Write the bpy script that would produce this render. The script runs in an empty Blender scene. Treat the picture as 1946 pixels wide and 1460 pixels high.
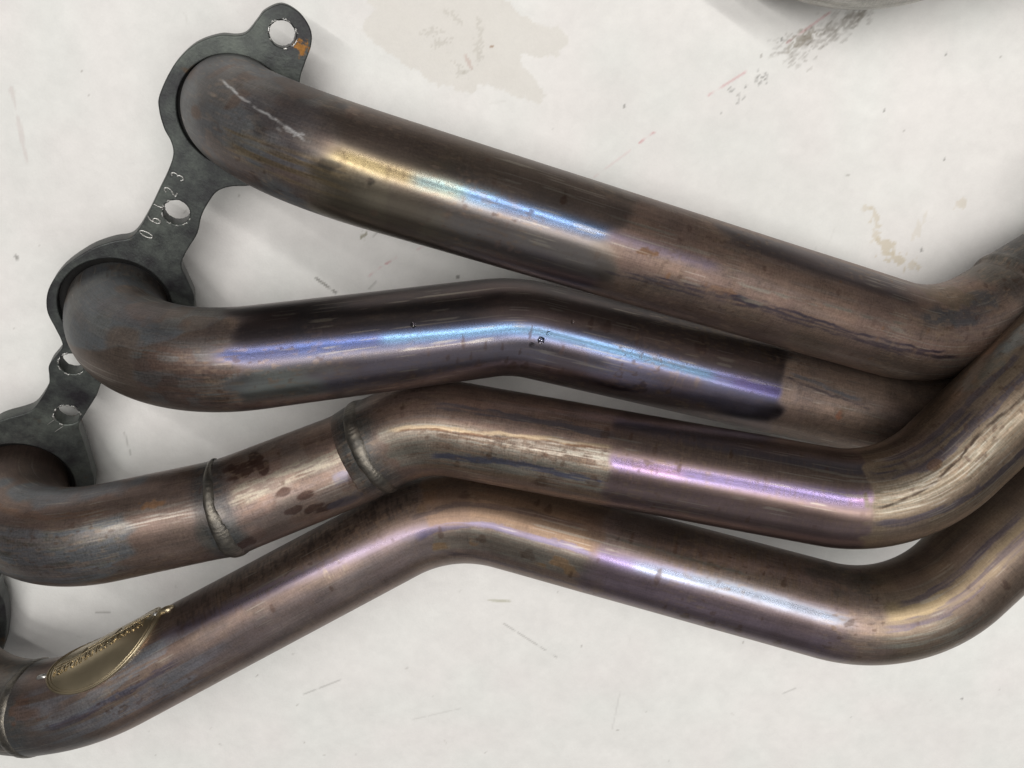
import bpy, bmesh, math
import numpy as np
from mathutils import Vector, Matrix

MM = 0.001
scene = bpy.context.scene
col = scene.collection

# ------------------------------------------------------------------ camera
cam_d = bpy.data.cameras.new('camera')
cam = bpy.data.objects.new('camera', cam_d)
col.objects.link(cam)
cam_d.sensor_width = 36.0
cam_d.lens = 36.0 * 1462.0 / 1946.0
cam_d.clip_start = 0.01
cam_d.clip_end = 50.0
cam.location = (0.0, 0.10557, 0.39100)
cam.rotation_euler = (-math.atan(0.27), 0.0, 0.0)
scene.camera = cam

# ------------------------------------------------------------------ world: dim workshop
world = bpy.data.worlds.new('World')
scene.world = world
world.use_nodes = True
bg = world.node_tree.nodes['Background']
bg.inputs['Color'].default_value = (1.0, 0.97, 0.94, 1)
bg.inputs['Strength'].default_value = 0.10

# ------------------------------------------------------------------ lamps: ceiling tubes and the bright end of the workshop
def area(name, loc, target, sx, sy, power, color):
    d = bpy.data.lights.new(name, 'AREA')
    d.shape = 'RECTANGLE'; d.size = sx; d.size_y = sy
    d.energy = power; d.color = color
    o = bpy.data.objects.new(name, d)
    o.location = loc
    v = Vector(target) - Vector(loc)
    o.rotation_euler = v.to_track_quat('-Z', 'Y').to_euler()
    col.objects.link(o)
    return o

ROW = math.radians(-33)
for (x, y, ln, wd, p) in [(0.02, 0.05, 2.6, 0.03, 21.5), (0.12, 0.44, 2.4, 0.05, 6.0), (0.26, 0.86, 2.4, 0.08, 15.0)]:
    L = area('ceiling_tube_lamp', (x, y, 1.9), (x, y, 0.0), ln, wd, p, (1.0, 0.975, 0.945))
    L.rotation_euler = (0, 0, ROW)
area('ceiling_panel_lamp', (0.5, -1.5, 1.45), (0, 0, 0), 2.4, 1.1, 3.8, (0.97, 0.99, 1.0))

scene.render.engine = 'CYCLES'
vs = scene.view_settings
vs.view_transform = 'Standard'; vs.look = 'None'; vs.gamma = 1.0; vs.exposure = 0.0
vs.use_curve_mapping = False

# ------------------------------------------------------------------ helpers
def s2l(r, g, b):
    def f(c):
        c /= 255.0
        return c / 12.92 if c <= 0.04045 else ((c + 0.055) / 1.055) ** 2.4
    return np.array([f(r), f(g), f(b)])

_tabs = {}
def vnoise(x, y, seed, py=0):
    """value noise on a unit lattice; periodic in y with period py when given"""
    tab = _tabs.get(seed)
    if tab is None: tab = _tabs[seed] = np.random.RandomState(seed).rand(256, 256).astype(np.float32)
    xi = np.floor(x).astype(np.int64); yi = np.floor(y).astype(np.int64)
    fx = x - xi; fy = y - yi
    fx = fx * fx * (3 - 2 * fx); fy = fy * fy * (3 - 2 * fy)
    y1 = yi + 1
    if py:
        yi = yi % py; y1 = y1 % py
    a = tab[xi & 255, yi & 255]; b = tab[(xi + 1) & 255, yi & 255]
    c = tab[xi & 255, y1 & 255]; d = tab[(xi + 1) & 255, y1 & 255]
    return (a * (1 - fx) + b * fx) * (1 - fy) + (c * (1 - fx) + d * fx) * fy

def sstep(a, b, x):
    t = np.clip((x - a) / (b - a), 0, 1)
    return t * t * (3 - 2 * t)

def link(name, mesh, mat=None, parent=None, smooth=True):
    o = bpy.data.objects.new(name, mesh)
    col.objects.link(o)
    if mat: mesh.materials.append(mat)
    if smooth:
        mesh.polygons.foreach_set('use_smooth', np.ones(len(mesh.polygons), dtype=bool))
    if parent: o.parent = parent
    return o

def grid_mesh(name, P, closed_v=True):
    """P: (NU, NV, 3) points"""
    NU, NV = P.shape[:2]
    me = bpy.data.meshes.new(name)
    idx = np.arange(NU * NV).reshape(NU, NV)
    if closed_v:
        nx = np.roll(idx, -1, axis=1)
        a, b, c, d = idx[:-1], idx[1:], nx[1:], nx[:-1]
    else:
        a, b, c, d = idx[:-1, :-1], idx[1:, :-1], idx[1:, 1:], idx[:-1, 1:]
    F = np.stack([a, d, c, b], -1).reshape(-1, 4)
    me.vertices.add(NU * NV); me.vertices.foreach_set('co', P.reshape(-1).astype(np.float32))
    me.loops.add(F.size); me.loops.foreach_set('vertex_index', F.reshape(-1).astype(np.int32))
    me.polygons.add(len(F))
    me.polygons.foreach_set('loop_start', np.arange(0, F.size, 4, dtype=np.int32))
    me.update(calc_edges=True)
    return me, F

def color_attr(me, name, rgb, alpha=None):
    n = len(me.vertices)
    at = me.attributes.new(name, 'FLOAT_COLOR', 'POINT')
    buf = np.ones((n, 4), np.float32); buf[:, :3] = rgb.reshape(n, 3)
    if alpha is not None: buf[:, 3] = alpha.reshape(n)
    at.data.foreach_set('color', buf.reshape(-1))

def uv_attr(me, F, uv):
    l = me.uv_layers.new(name='UVMap')
    l.data.foreach_set('uv', uv.reshape(-1, 2)[F.reshape(-1)].reshape(-1).astype(np.float32))

def tag(o, label=None, cat=None, group=None, kind=None):
    if label: o['label'] = label
    if cat: o['category'] = cat
    if group: o['group'] = group
    if kind: o['kind'] = kind

# ------------------------------------------------------------------ materials
def new_mat(name):
    m = bpy.data.materials.new(name); m.use_nodes = True
    nt = m.node_tree
    return m, nt, nt.nodes['Principled BSDF']

def N(nt, typ, **kw):
    n = nt.nodes.new(typ)
    for k, v in kw.items(): setattr(n, k, v)
    return n

def mth(nt, op, a, b=None, clamp=False):
    n = nt.nodes.new('ShaderNodeMath'); n.operation = op; n.use_clamp = clamp
    for i, v in enumerate((a, b)):
        if v is None: continue
        if isinstance(v, (int, float)): n.inputs[i].default_value = v
        else: nt.links.new(v, n.inputs[i])
    return n.outputs[0]

def noise(nt, vec, scale, detail=3, rough=0.6):
    n = nt.nodes.new('ShaderNodeTexNoise')
    n.inputs['Scale'].default_value = scale; n.inputs['Detail'].default_value = detail
    n.inputs['Roughness'].default_value = rough
    if vec is not None: nt.links.new(vec, n.inputs['Vector'])
    return n.outputs['Fac']

def mapping(nt, vec, scale):
    n = nt.nodes.new('ShaderNodeMapping'); n.inputs['Scale'].default_value = scale
    nt.links.new(vec, n.inputs['Vector'])
    return n.outputs['Vector']

def tube_material():
    """heat tinted stainless: colour, roughness and metalness of the oxide come from
    the surface maps; grain and pitting are added here"""
    m, nt, b = new_mat('heat_tinted_steel')
    tint = N(nt, 'ShaderNodeAttribute', attribute_name='tint')
    surf = N(nt, 'ShaderNodeAttribute', attribute_name='surf')
    sep = N(nt, 'ShaderNodeSeparateColor'); nt.links.new(surf.outputs['Color'], sep.inputs[0])
    uv = N(nt, 'ShaderNodeUVMap', uv_map='UVMap').outputs['UV']
    long_ = noise(nt, mapping(nt, uv, (0.06, 1.6, 1)), 1.0, 4, 0.65)
    ring = noise(nt, mapping(nt, uv, (2.2, 0.12, 1)), 1.0, 3, 0.6)
    speck = noise(nt, mapping(nt, uv, (1.1, 1.1, 1)), 1.0, 4, 0.7)
    blot = noise(nt, mapping(nt, uv, (0.07, 0.09, 1)), 1.0, 4, 0.6)
    g = mth(nt, 'ADD', mth(nt, 'MULTIPLY', long_, 0.35), mth(nt, 'MULTIPLY', speck, 0.55))
    g = mth(nt, 'ADD', g, mth(nt, 'MULTIPLY', ring, 0.25))
    g = mth(nt, 'ADD', g, mth(nt, 'MULTIPLY', blot, 0.45))          # mean ~0.8
    gs = mth(nt, 'MULTIPLY', mth(nt, 'SUBTRACT', g, 0.80), mth(nt, 'MULTIPLY', sep.outputs['Blue'], 3.6))
    k = mth(nt, 'ADD', gs, 1.0)
    mul = N(nt, 'ShaderNodeVectorMath', operation='SCALE')
    nt.links.new(tint.outputs['Color'], mul.inputs[0]); nt.links.new(k, mul.inputs['Scale'])
    nt.links.new(mul.outputs[0], b.inputs['Base Color'])
    r = mth(nt, 'ADD', sep.outputs['Red'], mth(nt, 'MULTIPLY', mth(nt, 'SUBTRACT', speck, 0.5), 0.13), clamp=True)
    nt.links.new(r, b.inputs['Roughness'])
    nt.links.new(sep.outputs['Green'], b.inputs['Metallic'])
    bump = N(nt, 'ShaderNodeBump'); bump.inputs['Distance'].default_value = 0.00012
    hgt = mth(nt, 'ADD', mth(nt, 'MULTIPLY', long_, 0.35), mth(nt, 'MULTIPLY', speck, 0.6))
    nt.links.new(hgt, bump.inputs['Height'])
    nt.links.new(mth(nt, 'MULTIPLY', sep.outputs['Blue'], 0.42), bump.inputs['Strength'])
    nt.links.new(bump.outputs['Normal'], b.inputs['Normal'])
    return m

def metal(name, c1, c2, rough=0.4, met=0.8, scale=60, bump=0.2, dist=0.0003, spots=None):
    m, nt, b = new_mat(name)
    tc = N(nt, 'ShaderNodeTexCoord').outputs['Object']
    n1 = noise(nt, tc, scale, 5, 0.65); n2 = noise(nt, tc, scale * 12, 4, 0.7)
    ramp = N(nt, 'ShaderNodeValToRGB')
    ramp.color_ramp.elements[0].position = 0.35; ramp.color_ramp.elements[1].position = 0.68
    ramp.color_ramp.elements[0].color = (*c1, 1); ramp.color_ramp.elements[1].color = (*c2, 1)
    nt.links.new(n1, ramp.inputs[0])
    out = ramp.outputs[0]
    if spots is not None:
        n3 = noise(nt, tc, scale * 2.3, 3, 0.5)
        f = mth(nt, 'MULTIPLY', mth(nt, 'SUBTRACT', n3, 0.64), 14.0, clamp=True)
        mx = N(nt, 'ShaderNodeMix', data_type='RGBA')
        nt.links.new(f, mx.inputs[0]); nt.links.new(out, mx.inputs[6]); mx.inputs[7].default_value = (*spots, 1)
        out = mx.outputs[2]
    sc_ = N(nt, 'ShaderNodeVectorMath', operation='SCALE')
    nt.links.new(out, sc_.inputs[0]); nt.links.new(mth(nt, 'ADD', mth(nt, 'MULTIPLY', n2, 0.5), 0.75), sc_.inputs['Scale'])
    nt.links.new(sc_.outputs[0], b.inputs['Base Color'])
    nt.links.new(mth(nt, 'ADD', mth(nt, 'MULTIPLY', n2, 0.25), rough - 0.12), b.inputs['Roughness'])
    b.inputs['Metallic'].default_value = met
    bp = N(nt, 'ShaderNodeBump'); bp.inputs['Distance'].default_value = dist; bp.inputs['Strength'].default_value = bump
    nt.links.new(n2, bp.inputs['Height']); nt.links.new(bp.outputs['Normal'], b.inputs['Normal'])
    return m

M_TUBE = tube_material()
def flange_material():
    m, nt, b = new_mat('blackened_flange_steel')
    tc = N(nt, 'ShaderNodeTexCoord').outputs['Object']
    n0 = noise(nt, tc, 26, 3, 0.55); n1 = noise(nt, tc, 120, 5, 0.7); n2 = noise(nt, tc, 900, 4, 0.7)
    f = mth(nt, 'ADD', mth(nt, 'MULTIPLY', n0, 0.6), mth(nt, 'MULTIPLY', n1, 0.4))
    r = N(nt, 'ShaderNodeValToRGB'); e = r.color_ramp.elements
    e[0].position = .38; e[0].color = (*s2l(50, 48, 52), 1)
    e[1].position = .64; e[1].color = (*s2l(104, 110, 104), 1)
    k = e.new(.48); k.color = (*s2l(70, 73, 72), 1)
    nt.links.new(f, r.inputs[0])
    n3 = noise(nt, tc, 75, 3, 0.5)
    sp = mth(nt, 'MULTIPLY', mth(nt, 'SUBTRACT', n3, 0.66), 9.0, clamp=True)
    mx = N(nt, 'ShaderNodeMix', data_type='RGBA'); nt.links.new(sp, mx.inputs[0]); nt.links.new(r.outputs[0], mx.inputs[6]); mx.inputs[7].default_value = (*s2l(92, 72, 50), 1)
    ds = N(nt, 'ShaderNodeVectorMath', operation='DISTANCE'); nt.links.new(tc, ds.inputs[0]); ds.inputs[1].default_value = (-0.0138, -0.0372, 0)
    dd = mth(nt, 'ADD', ds.outputs['Value'], mth(nt, 'MULTIPLY', mth(nt, 'SUBTRACT', noise(nt, tc, 420, 3, 0.6), 0.5), 0.010))
    rs = mth(nt, 'MULTIPLY', mth(nt, 'SUBTRACT', 0.0034, dd), 700.0, clamp=True)
    m2 = N(nt, 'ShaderNodeMix', data_type='RGBA'); nt.links.new(rs, m2.inputs[0]); nt.links.new(mx.outputs[2], m2.inputs[6]); m2.inputs[7].default_value = (*s2l(142, 98, 44), 1)
    mx = m2
    sc_ = N(nt, 'ShaderNodeVectorMath', operation='SCALE'); nt.links.new(mx.outputs[2], sc_.inputs[0])
    nt.links.new(mth(nt, 'ADD', mth(nt, 'MULTIPLY', n2, 0.7), 0.62), sc_.inputs['Scale'])
    nt.links.new(sc_.outputs[0], b.inputs['Base Color'])
    nt.links.new(mth(nt, 'ADD', mth(nt, 'MULTIPLY', n1, 0.35), 0.3), b.inputs['Roughness'])
    b.inputs['Metallic'].default_value = 0.6
    bp = N(nt, 'ShaderNodeBump'); bp.inputs['Distance'].default_value = 0.0004; bp.inputs['Strength'].default_value = 0.35
    nt.links.new(n2, bp.inputs['Height']); nt.links.new(bp.outputs['Normal'], b.inputs['Normal'])
    return m
M_FLANGE = flange_material()
M_BRIGHT = metal('bright_worn_steel', s2l(170, 170, 168), s2l(205, 204, 200), 0.34, 0.9, 300, 0.1)
M_WELD = metal('weld_bead_steel', s2l(84, 82, 79), s2l(128, 122, 112), 0.36, 0.9, 160, 0.5)
def badge_material():
    m, nt, b = new_mat('bronzed_badge_metal')
    tc = N(nt, 'ShaderNodeTexCoord').outputs['Object']
    r = N(nt, 'ShaderNodeValToRGB'); e = r.color_ramp.elements
    e[0].position = .35; e[0].color = (*s2l(158, 146, 122), 1); e[1].position = .65; e[1].color = (*s2l(188, 174, 146), 1)
    nt.links.new(noise(nt, tc, 60, 3, .5), r.inputs[0]); nt.links.new(r.outputs[0], b.inputs['Base Color'])
    b.inputs['Metallic'].default_value = 0.92; b.inputs['Roughness'].default_value = 0.33
    return m
M_BADGE = badge_material()
M_GREY = metal('dull_grey_steel', s2l(128, 126, 120), s2l(160, 158, 150), 0.4, 0.8, 60, 0.2)

# ------------------------------------------------------------------ table: paper covered bench
def build_table():
    fx = np.arange(-325, 325.1, 0.9); fy = np.arange(-262, 205.1, 0.9)
    xs = np.concatenate([[-900, -700, -520, -420, -360], fx, [360, 420, 520, 700, 900]])
    ys = np.concatenate([[-700, -560, -440, -350, -300], fy, [240, 290, 380, 500, 650]])
    X, Y = np.meshgrid(xs, ys, indexing='ij')
    Z = 0.5 * (vnoise(X / 45, Y / 38, 3) - 0.5) + 0.22 * (vnoise(X / 13, Y / 17, 4) - 0.5)
    Z -= 0.6
    P = np.stack([X, Y, Z], -1) * MM
    me, F = grid_mesh('table_top', P, closed_v=False)
    C = np.ones(X.shape + (3,)) * s2l(236, 235, 232)
    n1 = vnoise(X / 9, Y / 8, 11); n2 = vnoise(X / 3.1, Y / 2.8, 12); n3 = vnoise(X / 60, Y / 50, 13)
    C *= (1 + 0.05 * (n1 - 0.5) + 0.035 * (n2 - 0.5) + 0.06 * (n3 - 0.5))[..., None]
    C *= 1 + 0.02 * (vnoise(X / 24, Y / 20, 14)[..., None] - .5) * np.array([1, -.6, -.2])
    R = np.full(X.shape, 0.62)

    def mix(mask, c, rough=None, sl=(slice(None), slice(None))):
        C[sl] = C[sl] * (1 - mask[..., None]) + np.asarray(c) * mask[..., None]
        if rough is not None: R[sl] = R[sl] * (1 - mask) + rough * mask

    def window(x0, x1, y0, y1):
        i0, i1 = np.searchsorted(xs, [x0, x1]); j0, j1 = np.searchsorted(ys, [y0, y1])
        return (slice(max(i0 - 1, 0), i1 + 1), slice(max(j0 - 1, 0), j1 + 1))

    def inside_poly(poly):
        poly = np.array(poly, float)
        sl = window(poly[:, 0].min() - 4, poly[:, 0].max() + 4, poly[:, 1].min() - 4, poly[:, 1].max() + 4)
        x, y = X[sl], Y[sl]
        wx = x + 2.6 * (vnoise(x / 3.2, y / 3.2, 21) - 0.5) + 1.6 * (vnoise(x / 1.3, y / 1.3, 23) - 0.5)
        wy = y + 2.6 * (vnoise(x / 3.2, y / 3.2, 22) - 0.5) + 1.6 * (vnoise(x / 1.3, y / 1.3, 24) - 0.5)
        d = np.full(x.shape, 1e9); ins = np.zeros(x.shape, bool)
        for i in range(len(poly)):
            a = poly[i]; b = poly[(i + 1) % len(poly)]; e = b - a
            t = np.clip(((wx - a[0]) * e[0] + (wy - a[1]) * e[1]) / (e @ e), 0, 1)
            d = np.minimum(d, np.hypot(wx - a[0] - t * e[0], wy - a[1] - t * e[1]))
            cond = (a[1] > wy) != (b[1] > wy)
            xx = (b[0] - a[0]) * (wy - a[1]) / (b[1] - a[1] + 1e-9) + a[0]
            ins ^= cond & (wx < xx)
        return np.where(ins, -d, d), sl

    def line(p, q, wd, c, a, brk=0.0, seed=1, scale=2.0):
        p = np.array(p, float); q = np.array(q, float); e = q - p; L = np.hypot(*e)
        sl = window(min(p[0], q[0]) - 2, max(p[0], q[0]) + 2, min(p[1], q[1]) - 2, max(p[1], q[1]) + 2)
        x, y = X[sl], Y[sl]
        t = ((x - p[0]) * e[0] + (y - p[1]) * e[1]) / (L * L)
        d = np.abs((x - p[0]) * e[1] - (y - p[1]) * e[0]) / L
        m = (1 - sstep(wd * 0.5, wd * 0.5 + 0.7, d)) * sstep(-0.01, 0.03, t) * (1 - sstep(0.97, 1.01, t))
        if brk: m = m * sstep(brk - 0.15, brk + 0.15, vnoise(t * L / scale + 50, d * 0 + 3.3, seed))
        mix(m * a, c, None, sl)

    def blob(bx, by, rx, ry, ang, c, a, rag=0.6, seed=5, ns=1.6, rough=None):
        r = 1.7 * max(rx, ry) + 1; sl = window(bx - r, bx + r, by - r, by + r)
        x, y = X[sl], Y[sl]
        ca, sa = math.cos(ang), math.sin(ang)
        u = ((x - bx) * ca + (y - by) * sa) / rx; v = (-(x - bx) * sa + (y - by) * ca) / ry
        d = np.hypot(u, v) + rag * (vnoise(x / ns, y / ns, seed) - 0.5) * 2
        mix((1 - sstep(0.6, 1.05, d)) * a, c, rough, sl)

    stain = [(-67.8, 184.6), (-67.8, 183.0), (-62.7, 181.9), (-65.7, 178.8), (-70.7, 172.9), (-66.2, 168.6), (-60.6, 163.2), (-52.6, 158.8), (-45.7, 154.4), (-37.0, 148.4), (-27.5, 145.6), (-18.6, 145.0), (-13.3, 148.4), (-4.4, 144.5), (4.5, 141.7), (14.1, 140.0), (15.8, 142.2), (12.8, 147.2), (9.2, 151.7), (4.5, 156.6), (4.5, 161.6), (13.9, 159.9), (21.5, 159.6), (25.5, 164.3), (26.3, 168.6), (21.9, 173.4), (15.5, 172.4), (8.5, 176.6), (2.7, 178.8), (-2.5, 184.6), (-4.8, 195), (-65.9, 195)]
    sd, sl = inside_poly(stain)
    mix((1 - sstep(-0.5, 0.4, sd)) * (0.85 + 0.15 * vnoise(X[sl] / 8, Y[sl] / 8, 31)), s2l(228, 225, 219), 0.5, sl)
    # grime smears inside the stain
    for i, (x, y, rx, ry, an) in enumerate([(-32.9, 166.5, 4, 2, 0.3), (-27.7, 177.9, 5, 1.2, -0.6), (-25.7, 156.2, 4.5, 1.0, -0.9), (-37.7, 171.1, 4, 1.4, 0), (-15, 170, 1.2, 6, 0.1), (-21.9, 153.5, 4, 0.9, 0.3), (-16, 162, 1.6, 4, 0.2)]):
        blob(x, y, rx, ry, an, s2l(176, 171, 158), 0.3, 1.0, 40 + i, 0.9)
    blob(-21, 158.5, 1.1, 4.6, 0.45, s2l(196, 168, 158), 0.5, 0.3, 50)
    blob(-9.5, 164.2, 1.6, 0.6, 0.0, s2l(150, 105, 60), 0.8, 0.3, 51)
    # rubbed black scuff
    rng = np.random.RandomState(7)
    for i in range(260):
        t = rng.rand() ** 0.8; w = rng.randn() * (5.5 - 2 * t)
        x = 124 + 40 * t - w * 0.5 + rng.randn() * 1.5; y = 158 + 22 * t + w * 0.85 * 0.6 + rng.randn()
        L = rng.uniform(1.2, 4.0)
        line((x, y), (x + L * 0.86, y + L * 0.5), 0.15, s2l(135, 128, 118), rng.uniform(0.15, 0.45))
    blob(136.5, 167.5, 7, 3.2, 0.55, s2l(140, 130, 112), 0.55, 0.9, 61, 0.8)
    for i in range(26):
        x = 100 + rng.rand() * 22; y = 138 + (x - 100) * 0.66 + rng.randn() * 2
        line((x, y), (x + 1.2, y + 0.8), 0.1, s2l(130, 128, 124), 0.5)
    # red pen marks
    red = s2l(205, 110, 120)
    for p, q, a in [((61.8, 121.2), (69.2, 126.5), .8), ((93.6, 142.8), (111.6, 153.8), .55), ((129, 166), (148.7, 179.7), .5), ((-73, 56.5), (-66, 61.5), .4), ((-64, 62.6), (-58, 66.2), .8), ((-48, 70.0), (-35, 75.0), .35), ((40, 105), (58, 118), .2)]:
        line(p, q, 0.3, red, a * .7, 0.3, 71, 5.0)
    # brown smudge
    tan = s2l(214, 204, 184)
    for i, (x, y, rx, ry, an, a) in enumerate([(181.5, 82, 2.2, 7, 0.35, .6), (187.5, 72, 6.5, 3.2, -0.6, .8), (195, 64.8, 8, 3.2, -0.3, .8), (203, 61.5, 4, 2.4, -0.2, .55), (176.6, 90.5, 2, 2, 0, .5), (222, 92, 3.6, 2, 0.5, .5), (203, 80, 1.6, 7, -0.3, .3)]):
        blob(x, y, rx, ry, an, tan, a, 0.9, 80 + i, 1.7)
    # thin dark lines and scratches
    for p, q, a, w_ in [((-100.1, 55.9), (-89.4, 47.8), .75, .45), ((-5.4, -142.5), (26.7, -165.8), .4, .2), ((-123.8, -190.7), (-99.8, -179.9), .35, .2), ((-238.9, -135.7), (-229.8, -135.7), .5, .2), ((-207.9, -26.3), (-206, -40), .35, .15), ((-73, 50), (-69, 54), .3, .2), ((60, -215), (64, -188), .15, .2), ((-60, -208), (-30, -200), .15, .2), ((160, -190), (168, -186), .3, .2), ((-70, 76), (-66, 80), .3, .2)]:
        line(p, q, w_, s2l(110, 106, 98), a, 0.25, 90)
    blob(-7.5, -128.2, 8.5, 1.1, -0.05, s2l(196, 194, 178), 0.8, 0.2, 95)
    # specks of grit
    blob(-238, 128, 1.2, 18, 0.06, s2l(206, 192, 188), 0.35, .8, 140, 5.0)
    for i, (x, y, r) in enumerate([(206.1, 69.9, 1.2), (179.2, 136.1, .8), (127.0, 167.7, .9), (120.6, 150.3, .7), (-27.5, 56.1, 1.0), (-250.1, 65.9, 1.6), (205.3, 161.2, .8), (211.1, 113.6, .8), (267.0, -193.6, 1.0), (20, 128, .6), (54, 138, .9)]):
        blob(x, y, r * .75, r, 0.3, s2l(90, 86, 80), 0.6, 0.3, 100 + i)
    blob(-74.5, 76.9, 2.2, 1.4, 0.8, s2l(128, 122, 92), 0.7, 0.8, 120, 0.8)
    for i in range(90):
        x = rng.uniform(-310, 310); y = rng.uniform(-240, 190); r = rng.uniform(0.3, 0.7)
        blob(x, y, r, r * rng.uniform(1, 2.2), rng.rand() * 3, s2l(140, 134, 124), rng.uniform(0.15, 0.55), 0.2, 200)
    for i in range(30):
        x = rng.uniform(-310, 310); y = rng.uniform(-240, 190); L = rng.uniform(2, 9); an = rng.uniform(0, 3.1)
        line((x, y), (x + L * math.cos(an), y + L * math.sin(an)), 0.1, s2l(170, 165, 156), rng.uniform(0.1, 0.3), 0.3, 131 + i)
    color_attr(me, 'paint', C)
    color_attr(me, 'surf', np.stack([R, R, R], -1))
    m, nt, b = new_mat('paper_bench_cover')
    a = N(nt, 'ShaderNodeAttribute', attribute_name='paint')
    s = N(nt, 'ShaderNodeAttribute', attribute_name='surf')
    tc = N(nt, 'ShaderNodeTexCoord').outputs['Object']
    f1 = noise(nt, tc, 900, 4, 0.7); f2 = noise(nt, tc, 130, 4, 0.6)
    k = mth(nt, 'ADD', mth(nt, 'ADD', mth(nt, 'MULTIPLY', f1, 0.10), mth(nt, 'MULTIPLY', f2, 0.09)), 0.905)
    v = N(nt, 'ShaderNodeVectorMath', operation='SCALE')
    nt.links.new(a.outputs['Color'], v.inputs[0]); nt.links.new(k, v.inputs['Scale'])
    nt.links.new(v.outputs[0], b.inputs['Base Color'])
    sp = N(nt, 'ShaderNodeSeparateColor'); nt.links.new(s.outputs['Color'], sp.inputs[0])
    nt.links.new(sp.outputs['Red'], b.inputs['Roughness'])
    b.inputs['Specular IOR Level'].default_value = 0.25
    bp = N(nt, 'ShaderNodeBump'); bp.inputs['Distance'].default_value = 0.0008; bp.inputs['Strength'].default_value = 0.4
    nt.links.new(mth(nt, 'ADD', mth(nt, 'MULTIPLY', f2, 0.8), mth(nt, 'MULTIPLY', f1, 0.3)), bp.inputs['Height'])
    nt.links.new(bp.outputs['Normal'], b.inputs['Normal'])
    o = link('table_top', me, m)
    tag(o, 'white paper covered bench top with grey oil stain and scuffs', 'table', kind='structure')
build_table()

# ------------------------------------------------------------------ tube geometry
R_TUBE = 22.2

def centerline(C, R, step=1.5):
    C = [np.asarray(c, float) for c in C]; pts = [C[0]]
    for i in range(1, len(C) - 1):
        a = C[i - 1] - C[i]; b = C[i + 1] - C[i]; la = np.linalg.norm(a); lb = np.linalg.norm(b); a /= la; b /= lb
        phi = np.pi - np.arccos(np.clip(a @ b, -1, 1))
        if phi < 1e-3: continue
        T = min(R[i - 1] * np.tan(phi / 2), .49 * la if i > 1 else .98 * la, .49 * lb if i < len(C) - 2 else .98 * lb)
        r = T / np.tan(phi / 2)
        bis = (a + b) / np.linalg.norm(a + b); O = C[i] + bis * (r / np.cos(phi / 2))
        s = C[i] + a * T - O; m = max(3, int(r * phi / step))
        for k in range(m + 1):
            an = phi * k / m; pts.append(O + s * np.cos(an) - r * np.sin(an) * a)
    pts.append(C[-1])
    out = [pts[0]]
    for p in pts[1:]:
        L = np.linalg.norm(p - out[-1])
        if L < 1e-6: continue
        k = max(1, int(np.ceil(L / step))); q0 = out[-1]
        for j in range(1, k + 1): out.append(q0 + (p - q0) * j / k)
    return np.array(out)

def resample(cl, step):
    L = np.concatenate([[0], np.cumsum(np.linalg.norm(np.diff(cl, axis=0), axis=1))])
    t = np.linspace(0, L[-1], int(L[-1] / step) + 1)
    return np.stack([np.interp(t, L, cl[:, i]) for i in range(3)], 1), t

def frames(c):
    T = np.gradient(c, axis=0); T /= np.linalg.norm(T, axis=1)[:, None]
    ker = np.ones(5) / 5
    Tp = np.pad(T, ((2, 2), (0, 0)), mode='edge')
    T = np.stack([np.convolve(Tp[:, i], ker, 'valid') for i in range(3)], 1); T /= np.linalg.norm(T, axis=1)[:, None]
    U = np.zeros_like(c); z = np.array([0, 0, 1.0])
    U[-1] = z - T[-1] * (z @ T[-1]); U[-1] /= np.linalg.norm(U[-1])
    for i in range(len(c) - 2, -1, -1):
        u = U[i + 1] - T[i] * (U[i + 1] @ T[i]); U[i] = u / np.linalg.norm(u)
    return T, U, np.cross(U, T)

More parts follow.
